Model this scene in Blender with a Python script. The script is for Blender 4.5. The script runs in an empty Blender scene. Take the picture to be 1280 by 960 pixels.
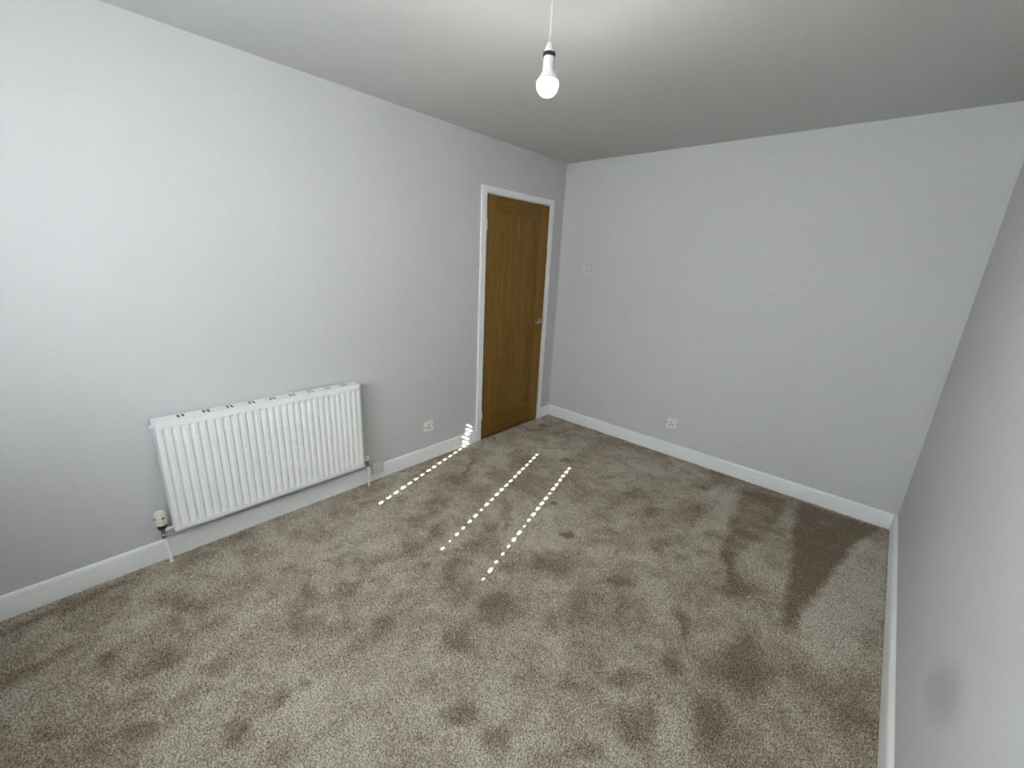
import bpy, bmesh, math, random
import numpy as np
from mathutils import Matrix, Vector

scene = bpy.context.scene
C = scene.collection

# ------------------------------------------------------------------ camera
R_ = Vector((0.738722, 0.67240786, 0.0464487))
U_ = Vector((-0.22252223, 0.17825688, 0.95849275))
F_ = Vector((-0.63621825, 0.71839554, -0.28130797))
cd = bpy.data.cameras.new('camera')
cd.sensor_fit = 'HORIZONTAL'; cd.sensor_width = 36.0
cd.lens = 521.0 / 1280 * 36.0
cd.clip_start = 0.02
cam = bpy.data.objects.new('camera', cd)
M = Matrix((R_, U_, -F_)).transposed().to_4x4()
M.translation = Vector((2.4377, -3.3475, 1.5118))
cam.matrix_world = M
C.objects.link(cam)
scene.camera = cam

# ------------------------------------------------------------------ sky, sun, exposure
ELEV = math.atan(0.580)
SUN_DIR = Vector((-0.2817 * math.cos(ELEV), 0.9595 * math.cos(ELEV), -math.sin(ELEV)))
SUN_STRENGTH = 90.0
SLAT_TRANSLUCENCY = 0.57
BULB_STRENGTH = 265.0
world = bpy.data.worlds.new('world'); scene.world = world
world.use_nodes = True
wn = world.node_tree.nodes; wl = world.node_tree.links
sky = wn.new('ShaderNodeTexSky'); sky.sky_type = 'NISHITA'; sky.sun_disc = False
sky.sun_elevation = ELEV; sky.sun_rotation = math.radians(164)
wl.new(sky.outputs[0], wn['Background'].inputs[0])
wn['Background'].inputs[1].default_value = 1.0
sd = bpy.data.lights.new('sun', 'SUN'); sd.energy = SUN_STRENGTH; sd.angle = math.radians(0.20)
sd.color = (1.0, 0.97, 0.93)
sun = bpy.data.objects.new('sun', sd); C.objects.link(sun)
sun.rotation_euler = SUN_DIR.to_track_quat('-Z', 'Y').to_euler()
sun.location = (3, -9, 6)
vs = scene.view_settings
vs.view_transform = 'Standard'; vs.look = 'None'; vs.gamma = 1.0; vs.use_curve_mapping = False
vs.exposure = 0.40
scene.cycles.max_bounces = 10
scene.cycles.diffuse_bounces = 6
scene.cycles.transparent_max_bounces = 12
scene.cycles.caustics_reflective = False
scene.cycles.caustics_refractive = False

# ------------------------------------------------------------------ room dimensions (metres)
W, H, D = 2.7466, 2.3705, -4.05        # right wall x, ceiling z, window wall y
SK = 0.104                              # skirting height
rng = random.Random(5)

# ------------------------------------------------------------------ materials
def material(name, color, rough=0.5, metal=0.0, bump=None, spec=0.5, mottled=None):
    m = bpy.data.materials.new(name); m.use_nodes = True
    n, l = m.node_tree.nodes, m.node_tree.links
    b = n['Principled BSDF']
    b.inputs['Base Color'].default_value = (*color, 1)
    b.inputs['Roughness'].default_value = rough
    b.inputs['Metallic'].default_value = metal
    b.inputs['Specular IOR Level'].default_value = spec
    tc = n.new('ShaderNodeTexCoord')
    if bump:
        sc, st, dist = bump
        t = n.new('ShaderNodeTexNoise'); t.inputs['Scale'].default_value = sc; t.inputs['Detail'].default_value = 3
        l.new(tc.outputs['Object'], t.inputs['Vector'])
        bp = n.new('ShaderNodeBump'); bp.inputs['Strength'].default_value = st; bp.inputs['Distance'].default_value = dist
        l.new(t.outputs['Fac'], bp.inputs['Height']); l.new(bp.outputs[0], b.inputs['Normal'])
    if mottled:
        sc, amt = mottled
        t = n.new('ShaderNodeTexNoise'); t.inputs['Scale'].default_value = sc; t.inputs['Detail'].default_value = 4
        l.new(tc.outputs['Object'], t.inputs['Vector'])
        r = n.new('ShaderNodeValToRGB')
        r.color_ramp.elements[0].position = 0.3; r.color_ramp.elements[1].position = 0.7
        r.color_ramp.elements[0].color = (*[c * (1 - amt) for c in color], 1)
        r.color_ramp.elements[1].color = (*[min(1, c * (1 + amt)) for c in color], 1)
        l.new(t.outputs['Fac'], r.inputs['Fac']); l.new(r.outputs[0], b.inputs['Base Color'])
    return m

WALL = (0.585, 0.585, 0.59)
m_wall = material('wall_paint', WALL, 0.75, bump=(260, 0.12, 0.002), spec=0.25, mottled=(1.3, 0.015))
m_ceil = material('ceiling_paint', (0.57, 0.57, 0.555), 0.85, bump=(200, 0.1, 0.002), spec=0.2)
m_trim = material('white_gloss_paint', (0.88, 0.89, 0.89), 0.35, mottled=(6, 0.02))
m_rad = material('radiator_enamel', (0.89, 0.90, 0.905), 0.32, mottled=(4, 0.01))
m_plastic = material('white_plastic', (0.80, 0.80, 0.79), 0.35, mottled=(30, 0.015))
m_grey_plastic = material('grey_white_plastic', (0.60, 0.60, 0.60), 0.4, mottled=(30, 0.015))
m_switch = material('off_white_switch_plastic', (0.65, 0.65, 0.645), 0.4, mottled=(30, 0.015))
m_gap_shade = material('grey_gap_shade', (0.32, 0.32, 0.31), 0.5, mottled=(30, 0.05))
m_cream = material('cream_plastic', (0.74, 0.70, 0.62), 0.4, mottled=(60, 0.03))
m_black = material('black_plastic', (0.012, 0.012, 0.012), 0.4, mottled=(60, 0.1))
m_hole = material('dark_pin_hole', (0.02, 0.02, 0.02), 0.8, mottled=(60, 0.1))
m_chrome = material('chrome', (0.55, 0.55, 0.55), 0.18, 1.0, bump=(300, 0.02, 0.001))
m_brass = material('dull_valve_metal', (0.30, 0.27, 0.22), 0.35, 1.0, bump=(200, 0.05, 0.001))
m_dark_metal = material('dark_inner_steel', (0.10, 0.10, 0.10), 0.6, mottled=(10, 0.1))
m_frame = material('white_upvc', (0.82, 0.82, 0.82), 0.3, mottled=(5, 0.01))

def wood_material(name, seed, tint=1.0):
    m = bpy.data.materials.new(name); m.use_nodes = True
    n, l = m.node_tree.nodes, m.node_tree.links
    b = n['Principled BSDF']
    tc = n.new('ShaderNodeTexCoord')
    info = n.new('ShaderNodeObjectInfo')
    add = n.new('ShaderNodeVectorMath'); add.operation = 'MULTIPLY_ADD'
    comb = n.new('ShaderNodeCombineXYZ')
    l.new(info.outputs['Random'], comb.inputs[0]); l.new(info.outputs['Random'], comb.inputs[2])
    add.inputs[1].default_value = (7, 7, 7)
    l.new(comb.outputs[0], add.inputs[0]); l.new(tc.outputs['Object'], add.inputs[2])
    mp = n.new('ShaderNodeMapping'); mp.inputs['Scale'].default_value = seed
    l.new(add.outputs[0], mp.inputs['Vector'])
    t = n.new('ShaderNodeTexNoise'); t.inputs['Scale'].default_value = 9; t.inputs['Detail'].default_value = 6; t.inputs['Roughness'].default_value = 0.65
    t.inputs['Distortion'].default_value = 0.6
    l.new(mp.outputs[0], t.inputs['Vector'])
    r = n.new('ShaderNodeValToRGB'); e = r.color_ramp.elements
    e[0].position = 0.28; e[0].color = (0.140 * tint, 0.070 * tint, 0.010 * tint, 1)
    e[1].position = 0.72; e[1].color = (0.25 * tint, 0.135 * tint, 0.028 * tint, 1)
    l.new(t.outputs['Fac'], r.inputs['Fac'])
    hv = n.new('ShaderNodeHueSaturation')
    mr = n.new('ShaderNodeMapRange'); mr.inputs['To Min'].default_value = 0.88; mr.inputs['To Max'].default_value = 1.14
    l.new(info.outputs['Random'], mr.inputs['Value']); l.new(mr.outputs[0], hv.inputs['Value'])
    l.new(r.outputs[0], hv.inputs['Color']); l.new(hv.outputs[0], b.inputs['Base Color'])
    b.inputs['Roughness'].default_value = 0.45
    b.inputs['Specular IOR Level'].default_value = 0.2
    bp = n.new('ShaderNodeBump'); bp.inputs['Strength'].default_value = 0.15; bp.inputs['Distance'].default_value = 0.001
    l.new(t.outputs['Fac'], bp.inputs['Height']); l.new(bp.outputs[0], b.inputs['Normal'])
    return m
m_oak = wood_material('oak_upright_grain', (2, 9, 0.5))
m_oak_rail = wood_material('oak_level_grain', (2, 0.6, 9))

def carpet_material(name, speckle, bumpy, gain):
    m = bpy.data.materials.new(name); m.use_nodes = True
    n, l = m.node_tree.nodes, m.node_tree.links
    b = n['Principled BSDF']; b.inputs['Roughness'].default_value = 0.95
    b.inputs['Specular IOR Level'].default_value = 0.08
    b.inputs['Sheen Weight'].default_value = 0.0
    tc = n.new('ShaderNodeTexCoord')
    at = n.new('ShaderNodeAttribute'); at.attribute_name = 'nap'
    # warp the pile-direction marks so their borders are ragged like tufts
    def noise(scale, detail=2, rough=0.5, dist=0.0):
        t = n.new('ShaderNodeTexNoise'); t.inputs['Scale'].default_value = scale
        t.inputs['Detail'].default_value = detail; t.inputs['Roughness'].default_value = rough
        t.inputs['Distortion'].default_value = dist
        l.new(tc.outputs['Object'], t.inputs['Vector']); return t
    def math_(op, a, bb):
        q = n.new('ShaderNodeMath'); q.operation = op
        for i, v in enumerate((a, bb)):
            if isinstance(v, (int, float)): q.inputs[i].default_value = v
            else: l.new(v, q.inputs[i])
        return q.outputs[0]
    tuft = noise(185, 3, 0.65, 0.4)
    blotch = noise(6.5, 8, 0.75, 0.6)
    clump = noise(55, 3, 0.65)
    rag = math_('MULTIPLY', math_('SUBTRACT', clump.outputs['Fac'], 0.5), 0.9)
    rag2 = math_('MULTIPLY', math_('SUBTRACT', tuft.outputs['Fac'], 0.5), 0.5)
    nap = math_('ADD', math_('ADD', at.outputs['Fac'], rag), rag2)
    nap = math_('ADD', nap, math_('MULTIPLY', math_('SUBTRACT', blotch.outputs['Fac'], 0.5), 1.6))
    r = n.new('ShaderNodeValToRGB'); e = r.color_ramp.elements
    e[0].position = 0.12; e[0].color = (0.458, 0.422, 0.358, 1)
    e[1].position = 0.95; e[1].color = (0.198, 0.155, 0.112, 1)
    k = e.new(0.5); k.color = (0.330, 0.282, 0.226, 1)
    l.new(nap, r.inputs['Fac'])
    sp = n.new('ShaderNodeValToRGB'); q = sp.color_ramp.elements
    q[0].position = 0.36; q[0].color = (0.18, 0.16, 0.14, 1)
    q[1].position = 0.62; q[1].color = (1.65, 1.65, 1.63, 1)
    l.new(tuft.outputs['Fac'], sp.inputs['Fac'])
    mx = n.new('ShaderNodeMix'); mx.data_type = 'RGBA'; mx.blend_type = 'MULTIPLY'; mx.inputs['Factor'].default_value = speckle
    l.new(r.outputs[0], mx.inputs['A']); l.new(sp.outputs[0], mx.inputs['B'])
    gn = n.new('ShaderNodeVectorMath'); gn.operation = 'SCALE'; gn.inputs['Scale'].default_value = gain
    l.new(mx.outputs['Result'], gn.inputs[0]); l.new(gn.outputs[0], b.inputs['Base Color'])
    hs = math_('ADD', tuft.outputs['Fac'], math_('MULTIPLY', clump.outputs['Fac'], 0.8))
    bp = n.new('ShaderNodeBump'); bp.inputs['Strength'].default_value = bumpy; bp.inputs['Distance'].default_value = 0.006
    l.new(hs, bp.inputs['Height'])
    if bumpy: l.new(bp.outputs[0], b.inputs['Normal'])
    return m
m_carpet = carpet_material('beige_carpet_backing', 0.75, 0.6, 0.8)
m_pile = carpet_material('beige_twist_pile', 0.3, 0.0, 1.42)

def right_wall_material():
    # same paint with one soft grey patch low on the wall
    m = material('wall_paint_grey_patch', WALL, 0.75, bump=(260, 0.12, 0.002), spec=0.25)
    n, l = m.node_tree.nodes, m.node_tree.links
    b = n['Principled BSDF']
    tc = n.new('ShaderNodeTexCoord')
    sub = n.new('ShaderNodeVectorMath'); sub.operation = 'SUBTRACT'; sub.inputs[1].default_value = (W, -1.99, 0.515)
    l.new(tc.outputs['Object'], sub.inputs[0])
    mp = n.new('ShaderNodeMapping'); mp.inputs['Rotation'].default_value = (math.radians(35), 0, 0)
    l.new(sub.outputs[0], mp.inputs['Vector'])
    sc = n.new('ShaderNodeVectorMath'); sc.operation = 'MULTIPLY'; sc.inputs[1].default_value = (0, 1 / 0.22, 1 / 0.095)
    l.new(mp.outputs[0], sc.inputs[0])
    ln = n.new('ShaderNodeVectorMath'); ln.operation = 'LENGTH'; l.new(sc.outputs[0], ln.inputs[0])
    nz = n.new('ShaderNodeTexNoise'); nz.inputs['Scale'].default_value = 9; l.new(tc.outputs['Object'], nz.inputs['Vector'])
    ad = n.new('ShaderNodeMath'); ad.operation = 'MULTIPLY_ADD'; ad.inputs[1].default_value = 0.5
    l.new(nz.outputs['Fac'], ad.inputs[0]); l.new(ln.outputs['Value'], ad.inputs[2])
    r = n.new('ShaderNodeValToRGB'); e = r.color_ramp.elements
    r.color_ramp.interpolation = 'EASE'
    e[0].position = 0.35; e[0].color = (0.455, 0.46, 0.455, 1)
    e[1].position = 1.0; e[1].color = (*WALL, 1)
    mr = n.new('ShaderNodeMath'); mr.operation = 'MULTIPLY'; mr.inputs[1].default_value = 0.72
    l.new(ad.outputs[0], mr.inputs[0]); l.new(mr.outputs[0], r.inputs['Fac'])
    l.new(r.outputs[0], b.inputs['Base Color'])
    return m
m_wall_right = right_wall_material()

def slat_material():
    m = bpy.data.materials.new('white_blind_slat'); m.use_nodes = True
    n, l = m.node_tree.nodes, m.node_tree.links
    n.remove(n['Principled BSDF'])
    a = n.new('ShaderNodeBsdfDiffuse'); a.inputs[0].default_value = (0.80, 0.80, 0.80, 1)
    t = n.new('ShaderNodeBsdfTranslucent'); t.inputs[0].default_value = (0.76, 0.81, 0.87, 1)
    x = n.new('ShaderNodeMixShader'); x.inputs[0].default_value = SLAT_TRANSLUCENCY
    l.new(a.outputs[0], x.inputs[1]); l.new(t.outputs[0], x.inputs[2])
    l.new(x.outputs[0], n['Material Output'].inputs[0])
    return m
m_slat = slat_material()

def glass_material():
    m = bpy.data.materials.new('window_glass'); m.use_nodes = True
    n, l = m.node_tree.nodes, m.node_tree.links
    n.remove(n['Principled BSDF'])
    a = n.new('ShaderNodeBsdfTransparent'); a.inputs[0].default_value = (0.96, 0.98, 0.97, 1)
    g = n.new('ShaderNodeBsdfGlossy'); g.inputs['Roughness'].default_value = 0.02
    x = n.new('ShaderNodeMixShader'); x.inputs[0].default_value = 0.06
    l.new(a.outputs[0], x.inputs[1]); l.new(g.outputs[0], x.inputs[2])
    l.new(x.outputs[0], n['Material Output'].inputs[0])
    return m
m_glass = glass_material()

def bulb_material():
    m = bpy.data.materials.new('lit_bulb_glass'); m.use_nodes = True
    b = m.node_tree.nodes['Principled BSDF']
    b.inputs['Base Color'].default_value = (0.9, 0.9, 0.88, 1)
    b.inputs['Emission Color'].default_value = (1.0, 0.96, 0.90, 1)
    b.inputs['Emission Strength'].default_value = BULB_STRENGTH
    return m
m_bulb = bulb_material()

# ------------------------------------------------------------------ mesh helpers
def box(bm, x0, x1, y0, y1, z0, z1):
    v = [bm.verts.new(p) for p in ((x0, y0, z0), (x1, y0, z0), (x1, y1, z0), (x0, y1, z0),
                                   (x0, y0, z1), (x1, y0, z1), (x1, y1, z1), (x0, y1, z1))]
    for f in ((0, 3, 2, 1), (4, 5, 6, 7), (0, 1, 5, 4), (1, 2, 6, 5), (2, 3, 7, 6), (3, 0, 4, 7)):
        bm.faces.new([v[i] for i in f])

def boxes(*bs):
    bm = bmesh.new()
    for b in bs: box(bm, *b)
    return bm

def lathe(bm, profile, center, axis='z', seg=24, ripple=None):
    """profile: list of (radius, height along axis); caps closed where radius is 0."""
    cx, cy, cz = center
    rings = []
    for r, h in profile:
        ring = []
        if r <= 1e-6:
            ring = [bm.verts.new(place(axis, center, 0, 0, h))]
        else:
            for i in range(seg):
                a = 2 * math.pi * i / seg
                rr = r * (1 + (ripple * (1 if (i % 4) < 2 else -1) if ripple else 0))
                ring.append(bm.verts.new(place(axis, center, rr * math.cos(a), rr * math.sin(a), h)))
        rings.append(ring)
    for a, b in zip(rings, rings[1:]):
        if len(a) == 1 and len(b) == 1: continue
        for i in range(seg):
            j = (i + 1) % seg
            if len(a) == 1: bm.faces.new((a[0], b[j], b[i]))
            elif len(b) == 1: bm.faces.new((a[i], a[j], b[0]))
            else: bm.faces.new((a[i], a[j], b[j], b[i]))

def place(axis, c, u, v, h):
    if axis == 'z': return (c[0] + u, c[1] + v, c[2] + h)
    if axis == 'x': return (c[0] + h, c[1] + u, c[2] + v)
    return (c[0] + v, c[1] + h, c[2] + u)

def cyl(bm, r, c, h0, h1, axis='z', seg=24, ch=0.0):
    p = [(0, h0), (r - ch, h0)] + ([(r, h0 + ch), (r, h1 - ch)] if ch else [(r, h1)]) + ([(r - ch, h1)] if ch else []) + [(0, h1)]
    lathe(bm, p, c, axis, seg)

def obj(name, bm, mat, parent=None, bevel=0.0, smooth=False, seg=2):
    bmesh.ops.recalc_face_normals(bm, faces=bm.faces)
    me = bpy.data.meshes.new(name); bm.to_mesh(me); bm.free()
    me.materials.append(mat)
    o = bpy.data.objects.new(name, me); C.objects.link(o)
    if parent: o.parent = parent
    if bevel:
        b = o.modifiers.new('bevel', 'BEVEL'); b.width = bevel; b.segments = seg; b.limit_method = 'ANGLE'
        b.harden_normals = False
    if smooth:
        me.polygons.foreach_set('use_smooth', [True] * len(me.polygons))
        if isinstance(smooth, float):
            me.set_sharp_from_angle(angle=smooth)
    return o

def tag(o, label, cat=None, kind=None, group=None):
    o['label'] = label
    if cat: o['category'] = cat
    if kind: o['kind'] = kind
    if group: o['group'] = group
    return o

def empty(name, loc=(0, 0, 0)):
    o = bpy.data.objects.new(name, None); C.objects.link(o); o.location = loc
    o.empty_display_size = 0.05
    return o

def adopt(o, parent):
    """parent a mesh written in world coordinates to an empty standing at its base"""
    o.parent = parent
    o.matrix_parent_inverse = Matrix.Translation(-Vector(parent.location))
    return o

SHARP = math.radians(35)

# ------------------------------------------------------------------ room shell
# doorway in the left wall
DL, DR, DT = -0.982, -0.196, 1.996      # opening between linings
wl_bm = boxes((-0.12, 0, D - 0.4, DL - 0.012, -0.02, H),
              (-0.12, 0, DR + 0.012, 0.12, -0.02, H),
              (-0.12, 0, DL - 0.012, DR + 0.012, DT + 0.012, H),
              (-0.14, -0.10, DL - 0.02, DR + 0.02, -0.02, DT + 0.02))
tag(obj('wall_left', wl_bm, m_wall), 'pale grey painted wall with the radiator and the oak door', 'wall', 'structure')
tag(obj('wall_back', boxes((0, W + 0.12, 0, 0.12, -0.02, H)), m_wall), 'pale grey painted wall with the light switch', 'wall', 'structure')
tag(obj('wall_right', boxes((W, W + 0.12, D - 0.4, 0, -0.02, H)), m_wall_right), 'bare pale grey painted wall with a faint grey patch', 'wall', 'structure')
WX0, WX1, WZ0, WZ1 = 0.72, 2.40, 1.110, 2.171  # opening widened to the right, unseen, to brighten the right wall
tag(obj('wall_front', boxes((0, WX0, D - 0.33, D, -0.02, H), (WX1, W, D - 0.33, D, -0.02, H),
        (WX0, WX1, D - 0.33, D, -0.02, WZ0), (WX0, WX1, D - 0.33, D, WZ1, H)), m_wall),
    'pale grey painted wall around the window', 'wall', 'structure')
tag(obj('ceiling', boxes((-0.12, W + 0.12, D - 0.4, 0.12, H, H + 0.1)), m_ceil), 'plain white painted ceiling', 'ceiling', 'structure')

# skirting boards: profile swept along the wall, rounded top edge
def skirting(name, axis, wall, sign, a0, a1, label, t=0.016):
    prof = [(0, -0.012), (t, -0.012), (t, SK - 0.017), (t - 0.0015, SK - 0.009), (t - 0.005, SK - 0.003), (t - 0.010, SK), (0, SK)]
    bm = bmesh.new(); ends = []
    for a in (a0, a1):
        ring = []
        for d, z in prof:
            p = (wall + sign * d, a, z) if axis == 'y' else (a, wall + sign * d, z)
            ring.append(bm.verts.new(p))
        ends.append(ring)
    k = len(prof)
    for i in range(k):
        j = (i + 1) % k
        bm.faces.new((ends[0][i], ends[0][j], ends[1][j], ends[1][i]))
    bm.faces.new(ends[0]); bm.faces.new(list(reversed(ends[1])))
    o = obj(name, bm, m_trim, smooth=SHARP)
    return tag(o, label, 'skirting board', 'structure')
skirting('baseboard_left', 'y', 0, 1, D, -1.0435, 'white skirting board below the radiator')
skirting('baseboard_corner', 'y', 0, 1, -0.1585, 0, 'short white skirting board between the door frame and the corner')
skirting('baseboard_back', 'x', 0, -1, 0.016, W - 0.018, 'white skirting board under the light switch wall')
skirting('baseboard_right', 'y', W, -1, D, 0, 'white skirting board along the bare wall with the grey patch', 0.018)
skirting('baseboard_front', 'x', D, 1, 0.016, W - 0.018, 'white skirting board under the window')

# ------------------------------------------------------------------ carpet
SPOTS = [
 (1.69,-0.31,0.201,0.066,69,0.7),(1.38,-0.84,0.079,0.055,74,0.8),(1.56,-0.97,0.077,0.051,93,0.6),(1.32,-1.53,0.045,0.035,71,0.8),
 (2.17,-1.28,0.1,0.049,57,0.8),(2.13,-1.19,0.091,0.022,103,0.9),(1.72,-1.67,0.079,0.037,50,0.7),(2.05,-1.7,0.092,0.03,119,0.9),
 (2.1,-1.91,0.059,0.057,179,0.9),(2.31,-1.69,0.135,0.075,81,0.8),(2.0,-2.11,0.092,0.033,56,0.8),(2.1,-2.21,0.075,0.046,104,0.8),
 (1.8,-2.6,0.05,0.037,-137,0.9),(2.02,-2.42,0.056,0.036,51,0.9),(2.28,-2.06,0.1,0.047,99,0.6),(1.74,-1.88,0.166,0.091,65,0.55),
 (1.44,-2.18,0.119,0.073,75,0.5),(1.17,-2.25,0.1,0.068,143,0.6),(2.3,-1.88,0.163,0.097,71,0.5),(2.67,-0.3,0.192,0.039,89,0.4),
 (1.89,-1.23,0.059,0.03,56,0.5),(1.96,-1.13,0.063,0.036,63,0.5),(1.61,-1.44,0.036,0.02,107,0.6),(1.41,-1.84,0.127,0.098,57,0.4),
 (1.86,-2.29,0.038,0.027,52,0.6),(1.62,-2.64,0.052,0.047,164,0.6),(1.79,-2.51,0.071,0.052,81,0.5),(2.59,-1.66,0.218,0.089,85,0.3),
 (1.75,-1.22,0.066,0.044,70,0.6),(1.82,-0.55,0.324,0.031,86,0.5),
 (0.71,-2.76,0.059,0.027,163,0.8),(0.89,-2.84,0.057,0.048,-169,0.7),(0.85,-2.64,0.068,0.048,-161,0.7),(1.13,-2.67,0.123,0.037,97,0.6),
 (0.43,-3.16,0.084,0.039,-149,0.6),(0.68,-3.32,0.076,0.048,80,0.7),(0.85,-3.13,0.079,0.039,68,0.6),(1.16,-3.04,0.041,0.029,-137,0.9),
 (1.16,-2.96,0.018,0.016,178,0.9),(0.93,-3.38,0.049,0.033,-141,0.9),(0.74,-3.58,0.054,0.025,-142,0.8),(0.4,-3.52,0.071,0.035,91,0.6),
 (0.1,-3.54,0.239,0.031,92,0.7),(0.42,-3.64,0.053,0.029,108,0.6),(0.54,-3.45,0.043,0.019,-155,0.6),(1.14,-3.19,0.045,0.027,52,0.6),
 (1.38,-2.43,0.077,0.067,156,0.6),(1.39,-2.2,0.089,0.06,77,0.8),(1.64,-2.65,0.055,0.036,-139,0.6),(1.37,-2.97,0.087,0.021,92,0.4),
 (0.8,-3.39,0.077,0.027,80,0.5),(0.99,-2.97,0.057,0.029,-146,0.5),(0.92,-3.22,0.069,0.043,57,0.4),(0.89,-3.52,0.127,0.036,51,0.4),
 (0.33,-2.58,0.133,0.06,-141,0.5),(0.78,-2.31,0.105,0.063,72,0.4),(0.61,-2.6,0.048,0.034,-175,0.6),(0.53,-2.78,0.05,0.026,-146,0.5),
 (1.61,-2.78,0.027,0.016,-145,0.6),
 (0.56,-1.9,0.098,0.077,123,0.8),(0.31,-1.41,0.177,0.02,122,0.8),(0.18,-1.2,0.12,0.083,137,0.35),(0.39,-1.58,0.153,0.068,70,0.3),
 (0.97,-1.83,0.054,0.033,134,0.8),(0.93,-1.64,0.122,0.042,133,0.7),(1.02,-1.75,0.037,0.035,90,0.8),(1.01,-2.01,0.048,0.041,123,0.8),
 (1.33,-1.53,0.046,0.035,65,0.9),(0.77,-0.76,0.057,0.037,59,0.9),(1.08,-1.33,0.048,0.018,48,0.8),(0.7,-0.96,0.038,0.019,51,0.8),
 (0.51,-0.69,0.047,0.023,51,0.8),(1.05,-2.14,0.072,0.059,120,0.7),(0.62,-2.1,0.06,0.051,174,0.6),(0.77,-2.09,0.101,0.029,125,0.6),
 (0.02,-1.87,0.18,0.02,93,0.5),(0.16,-0.31,0.051,0.038,61,0.9),(0.18,-0.48,0.057,0.032,54,0.7),(0.5,-0.32,0.027,0.021,85,0.7),
 (1.27,-2.0,0.041,0.034,126,0.6),(0.75,-2.39,0.065,0.049,-156,0.5),(1.4,-1.78,0.119,0.086,55,0.45),(0.4,-2.05,0.06,0.049,172,0.35),
 (0.84,-1.15,0.05,0.02,48,0.4)]
STROKES = [  # vacuum strokes: polygon, strength
 ([(2.255,-0.058),(2.674,-0.049),(2.555,-0.496),(2.477,-0.966),(2.434,-1.254),(2.4,-1.381),(2.372,-1.284),(2.338,-0.859),(2.283,-0.455)], 0.95),
 ([(1.928,-0.176),(2.189,-0.092),(2.191,-0.49),(2.133,-0.829),(2.083,-1.118),(2.026,-1.062),(1.977,-0.653)], 0.62),
 ([(1.749,-0.405),(1.869,-0.157),(1.966,-0.783),(1.846,-0.992)], -0.35),
 ([(2.597,-0.272),(2.708,-0.238),(2.718,-0.971),(2.579,-1.497),(2.445,-1.423),(2.461,-1.227),(2.507,-0.774)], -0.4)]

def smooth_noise(X, Y, scale, seed):
    """value noise on a lattice, smooth interpolation"""
    g = np.random.RandomState(seed).rand(96, 96)
    x = X * scale + 11.3; y = -Y * scale + 7.7
    xi = np.floor(x).astype(int); yi = np.floor(y).astype(int)
    fx = x - xi; fy = y - yi
    fx = fx * fx * (3 - 2 * fx); fy = fy * fy * (3 - 2 * fy)
    a = g[xi % 96, yi % 96]; b = g[(xi + 1) % 96, yi % 96]; c = g[xi % 96, (yi + 1) % 96]; d = g[(xi + 1) % 96, (yi + 1) % 96]
    return (a * (1 - fx) + b * fx) * (1 - fy) + (c * (1 - fx) + d * fx) * fy

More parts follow.
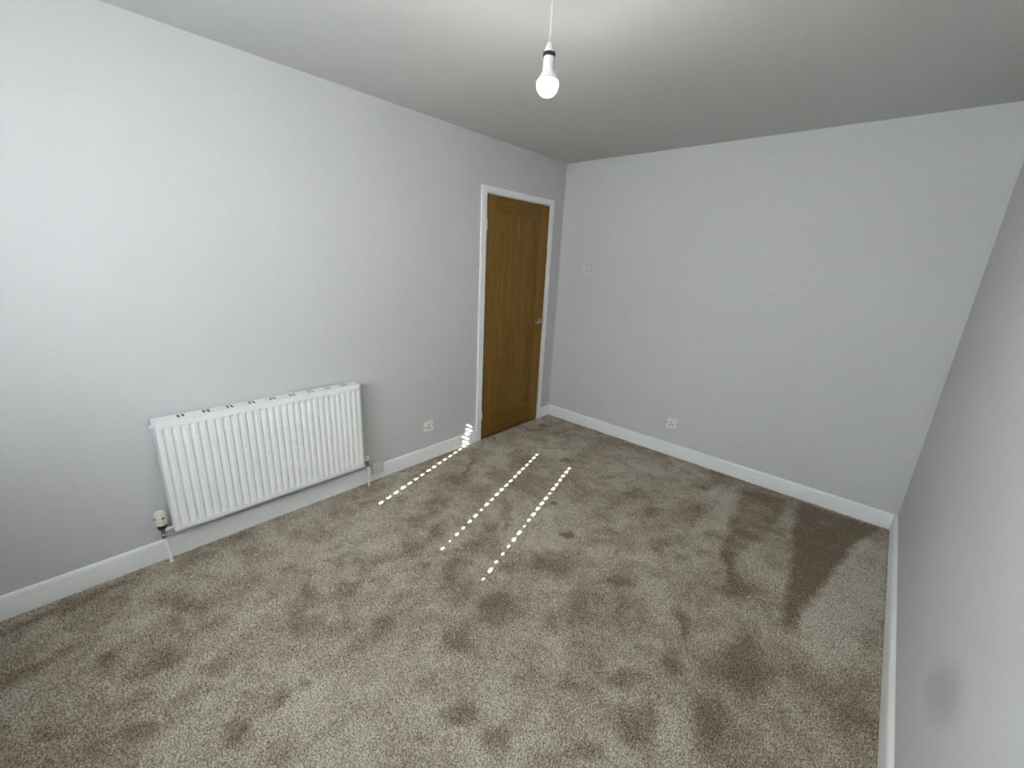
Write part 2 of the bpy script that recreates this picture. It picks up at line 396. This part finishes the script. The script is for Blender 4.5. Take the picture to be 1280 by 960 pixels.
def build_carpet():
    step = 0.0125
    nx = int(round(W / step)) + 1; ny = int(round(-D / step)) + 1
    xs = np.linspace(0, W, nx); ys = np.linspace(D, 0, ny)
    X, Y = np.meshgrid(xs, ys, indexing='ij')
    wx = X + 0.05 * (smooth_noise(X, Y, 14, 1) - 0.5) + 0.02 * (smooth_noise(X, Y, 40, 2) - 0.5)
    wy = Y + 0.05 * (smooth_noise(X, Y, 14, 3) - 0.5) + 0.02 * (smooth_noise(X, Y, 40, 4) - 0.5)
    nap = 0.38 + 0.30 * (smooth_noise(wx, wy, 3.2, 5) - 0.45) + 0.25 * (smooth_noise(wx, wy, 8.5, 6) - 0.5) + 0.2 * (smooth_noise(wx, wy, 19, 7) - 0.5)
    for cx, cy, ra, rb, ang, s in SPOTS:
        a = math.radians(ang); dx = wx - cx; dy = wy - cy
        u = (dx * math.cos(a) + dy * math.sin(a)) / ra; v = (-dx * math.sin(a) + dy * math.cos(a)) / rb
        q = np.clip((1.6 - np.sqrt(u * u + v * v)) / 1.2, 0, 1); q = q * q * (3 - 2 * q)
        nap = nap + q * s * 0.62 * (1 - np.clip(nap, 0, 1) * 0.6)
    wx = X + 0.012 * (smooth_noise(X, Y, 25, 2) - 0.5); wy = Y + 0.02 * (smooth_noise(X, Y, 25, 4) - 0.5)
    for poly, s in STROKES:
        inside = np.zeros_like(X, bool); dmin = np.full_like(X, 9.0)
        k = len(poly)
        for i in range(k):
            x1, y1 = poly[i]; x2, y2 = poly[(i + 1) % k]
            hit = ((y1 > wy) != (y2 > wy)) & (wx < (x2 - x1) * (wy - y1) / (y2 - y1 + 1e-12) + x1)
            inside ^= hit
            t = np.clip(((wx - x1) * (x2 - x1) + (wy - y1) * (y2 - y1)) / ((x2 - x1) ** 2 + (y2 - y1) ** 2), 0, 1)
            dmin = np.minimum(dmin, np.hypot(wx - x1 - t * (x2 - x1), wy - y1 - t * (y2 - y1)))
        q = np.clip(np.where(inside, 0.5 + dmin / 0.04, 0.5 - dmin / 0.04), 0, 1)
        nap = nap + q * s * 0.7
    nap = np.clip(nap, 0, 1.05)
    Z = -0.002 * nap + 0.0015 * (smooth_noise(X, Y, 30, 8) - 0.5)
    Z = Z - 0.004 * np.exp(-np.minimum(np.minimum(X - 0.016, W - 0.018 - X), np.minimum(-0.016 - Y, Y - D - 0.016)).clip(0) / 0.01)
    verts = np.stack([X, Y, Z], -1).reshape(-1, 3)
    i, j = np.meshgrid(np.arange(nx - 1), np.arange(ny - 1), indexing='ij')
    a = (i * ny + j).ravel()
    faces = np.stack([a, a + ny, a + ny + 1, a + 1], -1)
    me = bpy.data.meshes.new('floor')
    me.from_pydata(verts.tolist(), [], faces.tolist())
    at = me.attributes.new('nap', 'FLOAT', 'POINT'); at.data.foreach_set('value', nap.ravel().astype(np.float32))
    me.polygons.foreach_set('use_smooth', [True] * len(me.polygons))
    me.materials.append(m_carpet)
    o = bpy.data.objects.new('floor', me); C.objects.link(o)
    tag(o, 'beige twist pile carpet with darker footprints and vacuum strokes', 'carpet', 'structure')
    # the pile itself: short leaning tufts, too small and too many to pick apart
    rs = np.random.RandomState(3)
    sp = 0.0062
    tx = np.arange(0.019, W - 0.021, sp); ty = np.arange(D + 0.019, -0.018, sp)
    TX, TY = np.meshgrid(tx, ty, indexing='ij'); TX = TX.ravel(); TY = TY.ravel()
    TX = TX + rs.uniform(-0.5, 0.5, TX.size) * sp; TY = TY + rs.uniform(-0.5, 0.5, TX.size) * sp
    ii = np.clip(np.rint(TX / W * (nx - 1)).astype(int), 0, nx - 1); jj = np.clip(np.rint((TY - D) / -D * (ny - 1)).astype(int), 0, ny - 1)
    tn = nap[ii, jj]; tz = Z[ii, jj]
    n = TX.size
    h = rs.uniform(0.0045, 0.0085, n) * (1.05 - 0.35 * np.clip(tn, 0, 1)); r = rs.uniform(0.0030, 0.0046, n)
    th = rs.uniform(0, 2 * math.pi, n)
    lean = rs.uniform(0.2, 1.0, n) * 0.005
    la = rs.uniform(0, 2 * math.pi, n)
    V = np.zeros((n, 4, 3), np.float32)
    for k in range(3):
        V[:, k, 0] = TX + r * np.cos(th + k * 2.0944); V[:, k, 1] = TY + r * np.sin(th + k * 2.0944); V[:, k, 2] = tz - 0.001
    V[:, 3, 0] = TX + lean * np.cos(la); V[:, 3, 1] = TY + lean * np.sin(la); V[:, 3, 2] = tz + h
    V[..., 0] = np.clip(V[..., 0], 0.017, W - 0.019); V[..., 1] = np.clip(V[..., 1], D + 0.017, -0.017)
    base = np.arange(n)[:, None] * 4
    Fa = np.concatenate([base + np.array([[0, 1, 3]]), base + np.array([[1, 2, 3]]), base + np.array([[2, 0, 3]])], 1).reshape(-1)
    pm = bpy.data.meshes.new('carpet_pile')
    pm.vertices.add(n * 4); pm.vertices.foreach_set('co', V.reshape(-1))
    pm.loops.add(n * 9); pm.loops.foreach_set('vertex_index', Fa.astype(np.int32))
    pm.polygons.add(n * 3); pm.polygons.foreach_set('loop_start', np.arange(0, n * 9, 3, dtype=np.int32))
    pm.update(calc_edges=True); pm.validate()
    at = pm.attributes.new('nap', 'FLOAT', 'POINT')
    at.data.foreach_set('value', np.repeat(tn + rs.uniform(-0.22, 0.22, n), 4).astype(np.float32))
    pm.materials.append(m_pile)
    p = bpy.data.objects.new('carpet_pile', pm); C.objects.link(p); p.parent = o; p['kind'] = 'stuff'
    return o
build_carpet()
tag(obj('floor_slab', boxes((-0.12, W + 0.12, D - 0.4, 0.12, -0.12, -0.021)), m_dark_metal), 'solid floor slab under the beige carpet', 'floor', 'structure')

# ------------------------------------------------------------------ door and its frame
frame = tag(empty('trim_1', (0, -0.59, 0)), 'white painted frame around the oak door', 'door frame', 'structure')
AO_L, AI_L, AI_R, AO_R, AZ_I, AZ_O = -1.043, -0.989, -0.203, -0.160, 2.001, 2.046
def architrave(bm, pts):
    """flat board with the given outline (y, z) standing proud of the wall"""
    lo = [bm.verts.new((0.0, y, z)) for y, z in pts]; hi = [bm.verts.new((0.017, y, z)) for y, z in pts]
    k = len(pts)
    bm.faces.new(lo); bm.faces.new(list(reversed(hi)))
    for i in range(k): bm.faces.new((lo[i], lo[(i + 1) % k], hi[(i + 1) % k], hi[i]))
for pts in ([(AO_L, -0.012), (AI_L, -0.012), (AI_L, AZ_I), (AO_L, AZ_O)],
            [(AI_R, -0.012), (AO_R, -0.012), (AO_R, AZ_O), (AI_R, AZ_I)],
            [(AO_L, AZ_O), (AI_L, AZ_I), (AI_R, AZ_I), (AO_R, AZ_O)]):
    bm = bmesh.new(); architrave(bm, pts)
    adopt(obj('architrave', bm, m_trim, bevel=0.003), frame)
for b in ((-0.10, 0.004, DL - 0.012, DL, -0.012, DT + 0.012), (-0.10, 0.004, DR, DR + 0.012, -0.012, DT + 0.012),
          (-0.10, 0.004, DL, DR, DT, DT + 0.012)):
    adopt(obj('door_lining', boxes(b), m_trim, bevel=0.001), frame)
for b in ((-0.085, -0.050, DL, DL + 0.012, -0.012, DT), (-0.085, -0.050, DR - 0.012, DR, -0.012, DT), (-0.085, -0.050, DL, DR, DT - 0.012, DT)):
    adopt(obj('door_stop', boxes(b), m_trim), frame)

door = tag(empty('door_1', (-0.02, -0.59, 0.01)), 'closed oak door with upright grooved boards and chrome lever handle', 'door', 'structure')
Y0, Y1, Z0, Z1 = -0.977, -0.205, 0.003, 1.991
FX, BX = -0.002, -0.042
ST, TR, BR = 0.112, 0.115, 0.195         # stile, top rail, bottom rail
def dpart(name, b, mat, bevel=0.0015): return adopt(obj(name, boxes(b), mat, bevel=bevel), door)
dpart('stile', (BX, FX, Y0, Y0 + ST, Z0, Z1), m_oak)
dpart('stile', (BX, FX, Y1 - ST, Y1, Z0, Z1), m_oak)
dpart('top_rail', (BX, FX, Y0 + ST, Y1 - ST, Z1 - TR, Z1), m_oak_rail)
dpart('bottom_rail', (BX, FX, Y0 + ST, Y1 - ST, Z0, Z0 + BR), m_oak_rail)
nb = 6
py0, py1, pz0, pz1 = Y0 + ST, Y1 - ST, Z0 + BR, Z1 - TR
bw = (py1 - py0) / nb
for i in range(nb):
    a, b = py0 + i * bw, py0 + (i + 1) * bw
    bm = bmesh.new()
    prof = [(BX + 0.01, a), (FX - 0.019, a + 0.0008), (FX - 0.009, a + 0.006), (FX - 0.009, b - 0.006), (FX - 0.019, b - 0.0008), (BX + 0.01, b)]
    lo = [bm.verts.new((x, y, pz0)) for x, y in prof]; hi = [bm.verts.new((x, y, pz1)) for x, y in prof]
    bm.faces.new(lo); bm.faces.new(list(reversed(hi)))
    for k in range(6): bm.faces.new((lo[k], lo[(k + 1) % 6], hi[(k + 1) % 6], hi[k]))
    adopt(obj('board', bm, m_oak), door)
# bead around the boarded panel
for b in ((FX - 0.009, FX - 0.002, py0, py0 + 0.008, pz0, pz1), (FX - 0.009, FX - 0.002, py1 - 0.008, py1, pz0, pz1),
          (FX - 0.009, FX - 0.002, py0 + 0.008, py1 - 0.008, pz1 - 0.008, pz1), (FX - 0.009, FX - 0.002, py0 + 0.008, py1 - 0.008, pz0, pz0 + 0.008)):
    dpart('panel_bead', b, m_oak, 0.002)
# lever handle: round rose, neck, lever turned towards the hinges
HY, HZ = -0.260, 0.988
bm = bmesh.new(); lathe(bm, [(0, FX), (0.026, FX), (0.026, FX + 0.006), (0.023, FX + 0.009), (0.011, FX + 0.010), (0.011, FX + 0.012), (0, FX + 0.012)], (0, HY, HZ), 'x', 32)
handle = adopt(obj('handle_rose', bm, m_chrome, smooth=SHARP), door); handle['label'] = 'chrome round rose of the lever handle'
def tube(bm, pts, radii, seg=16):
    rings = []
    for i, p in enumerate(pts):
        p = Vector(p); t = (Vector(pts[min(i + 1, len(pts) - 1)]) - Vector(pts[max(i - 1, 0)])).normalized()
        u = t.cross(Vector((0, 0, 1)) if abs(t.z) < 0.9 else Vector((1, 0, 0))).normalized(); v = t.cross(u)
        rings.append([bm.verts.new(p + (u * math.cos(2 * math.pi * k / seg) + v * math.sin(2 * math.pi * k / seg)) * radii[i]) for k in range(seg)])
    for a, b in zip(rings, rings[1:]):
        for k in range(seg): bm.faces.new((a[k], a[(k + 1) % seg], b[(k + 1) % seg], b[k]))
    bm.faces.new(rings[0]); bm.faces.new(list(reversed(rings[-1])))
bm = bmesh.new()
tube(bm, [(FX + 0.010, HY, HZ), (FX + 0.038, HY, HZ), (FX + 0.047, HY - 0.003, HZ), (FX + 0.052, HY - 0.012, HZ), (FX + 0.053, HY - 0.03, HZ),
          (FX + 0.052, HY - 0.08, HZ - 0.001), (FX + 0.050, HY - 0.108, HZ - 0.003), (FX + 0.048, HY - 0.112, HZ - 0.003)],
     [0.009, 0.009, 0.0095, 0.010, 0.010, 0.0095, 0.009, 0.006])
adopt(obj('lever', bm, m_chrome, smooth=SHARP), door)['label'] = 'chrome lever of the handle'
# painted hinges with a round knuckle at the hinge edge
for z in (1.775, 0.22):
    bm = bmesh.new()
    cyl(bm, 0.0065, (0.006, Y0 - 0.003, z), -0.038, 0.038, 'z', 12, 0.001)
    box(bm, -0.004, 0.0055, Y0 - 0.0085, Y0 - 0.0045, z - 0.036, z + 0.036)
    adopt(obj('hinge', bm, m_plastic, smooth=SHARP), door)

# ------------------------------------------------------------------ radiator
RY0, RY1, RZ0, RZ1, RX = -3.116, -2.126, 0.168, 0.739, 0.095
rad = tag(empty('panel_radiator', (0.05, (RY0 + RY1) / 2, RZ0)), 'white fluted steel panel radiator mounted low on the wall', 'radiator')
def radiator_panel(name, x, sgn):
    pitch = 0.0335; n = 29; y_first = -3.085
    ys = [RY0, RY0 + 0.004, RY0 + 0.012]
    for i in range(n):
        for u in (-0.40, -0.31, -0.24, -0.16, -0.07, 0.07, 0.16, 0.24, 0.31, 0.40): ys.append(y_first + (i + u) * pitch)
    ys += [RY1 - 0.012, RY1 - 0.004, RY1]
    ys = sorted(ys)
    zb, zt = 0.204, 0.698
    zs = [RZ0, RZ0 + 0.004, RZ0 + 0.012, zb - 0.016] + [zb - 0.012 + 0.004 * k for k in range(7)] + [zb + 0.02, 0.30, 0.40, 0.50, 0.60, zt - 0.02] + \
         [zt - 0.012 + 0.004 * k for k in range(7)] + [zt + 0.016, RZ1 - 0.012, RZ1 - 0.004, RZ1]
    sm = lambda t: (lambda q: q * q * (3 - 2 * q))(max(0.0, min(1.0, t)))
    bm = bmesh.new(); grid = []
    for y in ys:
        u = (y - y_first) / pitch; iu = round(u); c = 1 - sm((abs(u - iu) - 0.10) / 0.23) if 0 <= iu < n else 0
        row = []
        for z in zs:
            d = 0.0105 * c * sm((z - (zb - 0.010)) / 0.014) * sm((zt + 0.010 - z) / 0.014)
            e = min(y - RY0, RY1 - y, z - RZ0, RZ1 - z)
            d += 0.004 * (1 - sm(e / 0.006)) 
            row.append(bm.verts.new((x - sgn * d, y, z)))
        grid.append(row)
    for a, b in zip(grid, grid[1:]):
        for k in range(len(zs) - 1): bm.faces.new((a[k], b[k], b[k + 1], a[k + 1]))
    # folded back rim
    rim = [grid[i][0] for i in range(len(ys))] + [grid[-1][k] for k in range(1, len(zs))] + \
          [grid[i][-1] for i in range(len(ys) - 2, -1, -1)] + [grid[0][k] for k in range(len(zs) - 2, 0, -1)]
    back = [bm.verts.new((v.co.x - sgn * 0.010, v.co.y, v.co.z)) for v in rim]
    k = len(rim)
    for i in range(k): bm.faces.new((rim[i], rim[(i + 1) % k], back[(i + 1) % k], back[i]))
    return adopt(obj(name, bm, m_rad, smooth=math.radians(50)), rad)
radiator_panel('front_panel', RX, 1)
bm = boxes((0.026, 0.036, RY0 + 0.006, RY1 - 0.006, RZ0 + 0.004, RZ1 - 0.03))
adopt(obj('back_panel', bm, m_rad, bevel=0.003), rad)
for y0, y1 in ((RY0 - 0.0035, RY0 - 0.0015), (RY1 + 0.0015, RY1 + 0.0035)):
    adopt(obj('side_panel', boxes((0.022, RX - 0.003, y0, y1, RZ0 + 0.004, RZ1 - 0.0035)), m_rad, bevel=0.0006), rad)
# top grille: a plate with nine pairs of open slots
gx = [0.020, 0.024, 0.034, 0.056, 0.080, RX - 0.0005]
cuts = []
for i in range(9):
    c = -3.011 + 0.1005 * i
    cuts += [(c - 0.015, c - 0.0035), (c + 0.0035, c + 0.015)]
edges = [RY0 - 0.0035] + [e for c in cuts for e in c] + [RY1 + 0.0035]
bm = bmesh.new()
ztop, zlow = RZ1 + 0.001, RZ1 - 0.003
xs = [0.018, 0.024, 0.074, RX - 0.001]
for i in range(len(edges) - 1):
    slot = i % 2 == 1
    for k in range(3):
        if slot and k == 1: continue
        box(bm, xs[k], xs[k + 1], edges[i], edges[i + 1], zlow, ztop)
bmesh.ops.remove_doubles(bm, verts=bm.verts, dist=1e-5)
adopt(obj('top_grille', bm, m_rad), rad)
# black box standing in for shade inside the slots; convector fins below
adopt(obj('slot_shade_box', boxes((0.0205, 0.080, RY0 + 0.01, RY1 - 0.01, RZ1 - 0.028, RZ1 - 0.0035)), m_black), rad)
bm = bmesh.new()
for i in range(58):
    y = RY0 + 0.02 + i * 0.0165
    box(bm, 0.037, 0.084, y, y + 0.001, RZ0 + 0.06, RZ1 - 0.06)
fins = adopt(obj('convector_fins', bm, m_dark_metal), rad); fins['kind'] = 'stuff'
# bleed plug on the upper side
bm = bmesh.new(); cyl(bm, 0.0085, (0.060, RY0, 0.714), -0.016, 0.0, 'y', 16, 0.001)
adopt(obj('bleed_plug', bm, m_plastic, smooth=SHARP), rad)
# wall brackets behind
for y in (-2.92, -2.32):
    adopt(obj('wall_bracket', boxes((0.0, 0.026, y, y + 0.03, RZ0 + 0.05, RZ1 - 0.06)), m_rad), rad)
# thermostatic valve
VX, VY = 0.060, -3.160
bm = bmesh.new(); lathe(bm, [(0, 0.145), (0.0125, 0.145), (0.0125, 0.163), (0.010, 0.166), (0.010, 0.178), (0.012, 0.181), (0.012, 0.196), (0, 0.196)], (VX, VY, 0), 'z', 20)
vb = adopt(obj('valve_body', bm, m_chrome, smooth=SHARP), rad); vb['label'] = 'chrome body of the thermostatic valve'
bm = bmesh.new(); cyl(bm, 0.0095, (VX, VY, 0.184), 0.008, 0.022, 'y', 8, 0.001); cyl(bm, 0.0075, (VX, VY, 0.184), 0.022, RY0 - VY + 0.003, 'y', 16)
adopt(obj('valve_tail', bm, m_plastic, smooth=SHARP), rad)
bm = bmesh.new(); lathe(bm, [(0, 0.196), (0.0165, 0.196), (0.018, 0.199), (0.018, 0.214), (0.0165, 0.218), (0, 0.218)], (VX, VY, 0), 'z', 24)
adopt(obj('valve_collar', bm, m_black, smooth=SHARP), rad)['label'] = 'black collar under the valve head'
bm = bmesh.new(); lathe(bm, [(0, 0.218), (0.019, 0.218), (0.0215, 0.222), (0.0225, 0.240), (0.0225, 0.268), (0.021, 0.281), (0.0165, 0.288), (0.010, 0.290), (0, 0.290)], (VX, VY, 0), 'z', 48, ripple=0.035)
vh = adopt(obj('valve_head', bm, m_cream, smooth=math.radians(25)), rad); vh['label'] = 'ribbed cream thermostatic valve head'
# sensing windows on the head
for k in range(4):
    a = math.radians(20 + 90 * k)
    for zz in (0.236, 0.258):
        q = bmesh.new(); box(q, 0.019, 0.0236, -0.007, 0.007, zz - 0.004, zz + 0.004)
        bmesh.ops.transform(q, matrix=Matrix.Translation((VX, VY, 0)) @ Matrix.Rotation(a, 4, 'Z'), verts=q.verts)
        s = obj('vent_slot', q, m_grey_plastic if zz < 0.25 else m_dark_metal); s.parent = vh; s.matrix_parent_inverse = Matrix.Identity(4)
def pipe(y, x, top, lean):
    bm = bmesh.new(); tube(bm, [(x, y, top), (x, y + lean * 0.5, top * 0.5), (x, y + lean, -0.006)], [0.0075] * 3, 16)
    adopt(obj('pipe', bm, m_trim, smooth=SHARP), rad)
pipe(VY, VX, 0.146, 0.008)
# lockshield valve at the other end
LY = -2.084
bm = bmesh.new(); lathe(bm, [(0, 0.150), (0.011, 0.150), (0.011, 0.162), (0.009, 0.165), (0.009, 0.176), (0.012, 0.178), (0.012, 0.192), (0, 0.192)], (VX, LY, 0), 'z', 20)
adopt(obj('valve_body', bm, m_brass, smooth=SHARP), rad)['label'] = 'dull metal body of the lockshield valve'
bm = bmesh.new(); cyl(bm, 0.009, (VX, LY, 0.176), -0.024, -0.008, 'y', 8, 0.001); cyl(bm, 0.0075, (VX, LY, 0.176), RY1 - LY - 0.003, -0.024, 'y', 16)
adopt(obj('valve_tail', bm, m_brass, smooth=SHARP), rad)
bm = bmesh.new(); lathe(bm, [(0, 0.192), (0.0125, 0.192), (0.014, 0.195), (0.0125, 0.218), (0.009, 0.225), (0, 0.226)], (VX, LY, 0), 'z', 24, ripple=0.03)
adopt(obj('lockshield_cap', bm, m_cream, smooth=math.radians(25)), rad)['label'] = 'small cream cap on the lockshield valve'
pipe(LY, VX, 0.151, 0.002)

# ------------------------------------------------------------------ sockets and switch
def wall_frame(side, a, z):
    """matrix taking local (right, out, up) plate coordinates to the wall"""
    if side == 'left': return Matrix(((0, 1, 0, 0), (1, 0, 0, a), (0, 0, 1, z), (0, 0, 0, 1)))
    return Matrix(((1, 0, 0, a), (0, -1, 0, 0), (0, 0, 1, z), (0, 0, 0, 1)))

def fitting_part(name, bs, mat, root, Mx, bevel=0.0, parent=None):
    bm = boxes(*bs)
    bmesh.ops.transform(bm, matrix=Mx, verts=bm.verts)
    o = adopt(obj(name, bm, mat, bevel=bevel), root)
    if parent:
        o.parent = parent; o.matrix_parent_inverse = Matrix.Translation(-Vector(root.location))
    return o

def socket(side, a, z, label, out=0.0, mat=m_plastic, depth=0.011, size=0.043, group=None):
    Mx = wall_frame(side, a, z) @ Matrix.Translation((0, out, 0))
    root = empty('power_socket', Mx @ Vector((0, 0, -size)))
    tag(root, label, 'socket')
    d = depth
    fitting_part('faceplate', [(-size, size, 0, d, -size, size)], mat, root, Mx, 0.003)
    fitting_part('rocker_switch', [(0.016, 0.028, d, d + 0.005, 0.010, 0.030)], mat, root, Mx, 0.001)
    fitting_part('pin_hole', [(-0.006, 0.002, d - 0.004, d + 0.0006, 0.006, 0.017)], m_hole, root, Mx)
    for s in (-1, 1):
        fitting_part('pin_hole', [(-0.002 + s * 0.011 - 0.005, -0.002 + s * 0.011 + 0.005, d - 0.004, d + 0.0006, -0.018, -0.009)], m_hole, root, Mx)
    for s in (-1, 1):
        fitting_part('screw', [(s * 0.0335 - 0.003, s * 0.0335 + 0.003, d, d + 0.0008, -0.003, 0.003)], m_chrome, root, Mx)
    return root
socket('left', -1.540, 0.276, 'white single power socket between the radiator and the oak door')
socket('back', 1.281, 0.279, 'white single power socket low on the wall with the light switch')

# surface box beside the radiator pipe, fixed over the skirting
Mx = wall_frame('left', -1.996, 0.094) @ Matrix.Translation((0, 0.016, 0))
root = tag(empty('outlet_box', Mx @ Vector((0, 0, -0.043))), 'greyish square outlet box on the skirting beside the radiator pipe', 'outlet')
fitting_part('back_box', [(-0.042, 0.042, 0.0, 0.016, -0.042, 0.042)], m_grey_plastic, root, Mx, 0.002)
fitting_part('faceplate', [(-0.043, 0.043, 0.016, 0.024, -0.043, 0.043)], m_grey_plastic, root, Mx, 0.003)
fitting_part('centre_outlet', [(-0.012, 0.012, 0.024, 0.027, -0.014, 0.010)], m_grey_plastic, root, Mx, 0.001)
for s in (-1, 1):
    fitting_part('screw', [(s * 0.0305 - 0.003, s * 0.0305 + 0.003, 0.024, 0.0248, -0.003, 0.003)], m_hole, root, Mx)

Mx = wall_frame('back', 0.322, 1.484)
root = tag(empty('light_switch', Mx @ Vector((0, 0, -0.047))), 'square off-white switch plate with two rockers near the door corner', 'switch')
fitting_part('faceplate', [(-0.050, 0.050, 0, 0.012, -0.048, 0.048)], m_switch, root, Mx, 0.003)
for c in (-0.020, 0.020):
    fitting_part('rocker_gap_shade', [(c - 0.0165, c + 0.0165, 0.011, 0.0124, -0.030, 0.030)], m_gap_shade, root, Mx)  # dark grey plate painted as the shade in the gap round each rocker
    fitting_part('rocker', [(c - 0.013, c + 0.013, 0.011, 0.0185, -0.0265, 0.0265)], m_switch, root, Mx, 0.0015)

# ------------------------------------------------------------------ pendant bulb
BXc, BYc, BZ = 1.4295, -2.1050, 2.076        # globe centre
pend = tag(empty('pendant_lamp', (BXc, BYc, H)), 'bare lit bulb hanging on a white cord from the ceiling', 'lamp')
bm = bmesh.new(); lathe(bm, [(0, H - 0.022), (0.018, H - 0.022), (0.036, H - 0.016), (0.040, H - 0.006), (0.040, H), (0, H)], (BXc, BYc, 0), 'z', 32)
adopt(obj('ceiling_rose', bm, m_plastic, smooth=SHARP), pend)
bm = bmesh.new(); cyl(bm, 0.0028, (BXc, BYc, 0), 2.19, H - 0.018, 'z', 10)
adopt(obj('cord', bm, m_plastic, smooth=SHARP), pend)
bm = bmesh.new(); lathe(bm, [(0, 2.194), (0.006, 2.194), (0.010, 2.188), (0.0145, 2.178), (0.0165, 2.170), (0.0165, 2.163), (0, 2.163)], (BXc, BYc, 0), 'z', 24)
adopt(obj('holder_cap', bm, m_plastic, smooth=SHARP), pend)
bm = bmesh.new(); lathe(bm, [(0, 2.165), (0.0195, 2.165), (0.0205, 2.162), (0.0205, 2.157), (0.0195, 2.154), (0, 2.154)], (BXc, BYc, 0), 'z', 24)
adopt(obj('holder_ring', bm, m_black, smooth=SHARP), pend)['label'] = 'black ring of the lamp holder'
BC, BR_ = 2.0760, 0.0350                     # globe centre height and radius
a0 = math.asin(0.0338 / BR_)
zc = BC + BR_ * math.cos(a0)
bm = bmesh.new(); lathe(bm, [(0, 2.154), (0.0175, 2.154), (0.0190, 2.1407), (0.0195, 2.118), (0.0215, 2.1105), (0.0255, 2.1025), (0.0300, 2.095), (0.0338, zc), (0, zc)], (BXc, BYc, 0), 'z', 32)
adopt(obj('bulb_base', bm, m_plastic, smooth=SHARP), pend)
prof = [(0.0, zc), (0.0338, zc)]
for k in range(1, 16):
    a = a0 + (math.pi - a0) * k / 16
    prof.append((BR_ * math.sin(a), BC + BR_ * math.cos(a)))
prof.append((0, BC - BR_))
bm = bmesh.new(); lathe(bm, prof, (BXc, BYc, 0), 'z', 32)
adopt(obj('bulb_globe', bm, m_bulb, smooth=SHARP), pend)['label'] = 'glowing white bulb globe'

# ------------------------------------------------------------------ window behind the camera, with its blind
GY = -4.31
win = tag(empty('window_1', ((WX0 + WX1) / 2, GY, WZ0)), 'white framed window with a mullion added behind the blind', 'window', 'structure')
SUN_BLOCK_MULLIONS = (1.248, 2.184)  # unseen mullions added to keep the sun off two hole columns
fw = 0.058
fr = [(WX0, WX0 + fw, GY - 0.03, GY + 0.03, WZ0, WZ1), (WX1 - fw, WX1, GY - 0.03, GY + 0.03, WZ0, WZ1),
      (WX0 + fw, WX1 - fw, GY - 0.03, GY + 0.03, WZ0, WZ0 + fw), (WX0 + fw, WX1 - fw, GY - 0.03, GY + 0.03, WZ1 - fw, WZ1)]
for b in fr: adopt(obj('window_frame', boxes(b), m_frame, bevel=0.003), win)
for c in SUN_BLOCK_MULLIONS:
    adopt(obj('sun_block_mullion', boxes((c - 0.04, c + 0.04, GY - 0.03, GY + 0.03, WZ0 + fw, WZ1 - fw)), m_frame, bevel=0.003), win)
for x0, x1 in ((WX0 + fw, SUN_BLOCK_MULLIONS[0] - 0.04), (SUN_BLOCK_MULLIONS[0] + 0.04, SUN_BLOCK_MULLIONS[1] - 0.04), (SUN_BLOCK_MULLIONS[1] + 0.04, WX1 - fw)):
    adopt(obj('pane', boxes((x0, x1, GY - 0.002, GY + 0.002, WZ0 + fw, WZ1 - fw)), m_glass), win)
tag(obj('trim_2', boxes((WX0 - 0.04, WX1 + 0.04, D - 0.229, D + 0.03, WZ0 - 0.022, WZ0)), m_trim, bevel=0.004), 'white window sill board', 'sill', 'structure')

BLY = -4.20
blind = tag(empty('venetian_blind', ((WX0 + WX1) / 2, BLY, WZ0)), 'closed white venetian blind hanging in the window recess', 'blind')
hx0, hx1 = WX0 + 0.006, WX1 - 0.006
adopt(obj('headrail', boxes((hx0, hx1, BLY - 0.028, BLY + 0.028, 2.126, 2.169)), m_frame, bevel=0.002), blind)
adopt(obj('bottom_rail', boxes((hx0, hx1, BLY - 0.012, BLY + 0.012, 1.113, 1.138)), m_frame, bevel=0.002), blind)
COLS = (0.907, 1.216, 1.524, 1.843, 2.152)
HOLE = {2: {0: 0.55, 1: 0.3, 2: 0.6, 3: 0.6, 4: 0.8, 6: 0.55}, 3: {0: 0.3, 1: 0.95, 2: 0.45, 3: 0.55, 4: 0.4, 5: 0.85, 7: 0.3, 8: 0.6, 13: 0.5}}
def slat_mesh(row):
    half = 0.025
    xs = [hx0]; hls = []
    for ci, c in enumerate(COLS):
        k = HOLE.get(ci, {}).get(row, 1.0)
        xs += [c - 0.0075 * k ** 0.5, c + 0.0075 * k ** 0.5]; hls.append(0.0075 * k)
    xs.append(hx1)
    tilt = math.radians(72)
    bm = bmesh.new(); g = {}
    for i, x in enumerate(xs):
        hl = hls[min(max((i - 1) // 2, 0), 4)]
        ws = [-half, -0.017, -hl, hl, 0.017, half]
        for k, w in enumerate(ws):
            crown = 0.0025 * (1 - (w / half) ** 2)
            y = w * math.cos(tilt) - crown * math.sin(tilt); z = w * math.sin(tilt) + crown * math.cos(tilt)
            g[i, k] = bm.verts.new((x, y, z))
    for i in range(len(xs) - 1):
        for k in range(5):
            if i % 2 == 1 and k == 2 and row >= 0: continue
            bm.faces.new((g[i, k], g[i + 1, k], g[i + 1, k + 1], g[i, k + 1]))
    me = bpy.data.meshes.new('slat'); bm.to_mesh(me); bm.free(); me.materials.append(m_slat)
    return me
for i in range(-2, 22):
    o = bpy.data.objects.new('slat', slat_mesh(i)); C.objects.link(o)
    o.location = (0, BLY, 1.250 + 0.0409 * i)
    adopt(o, blind)
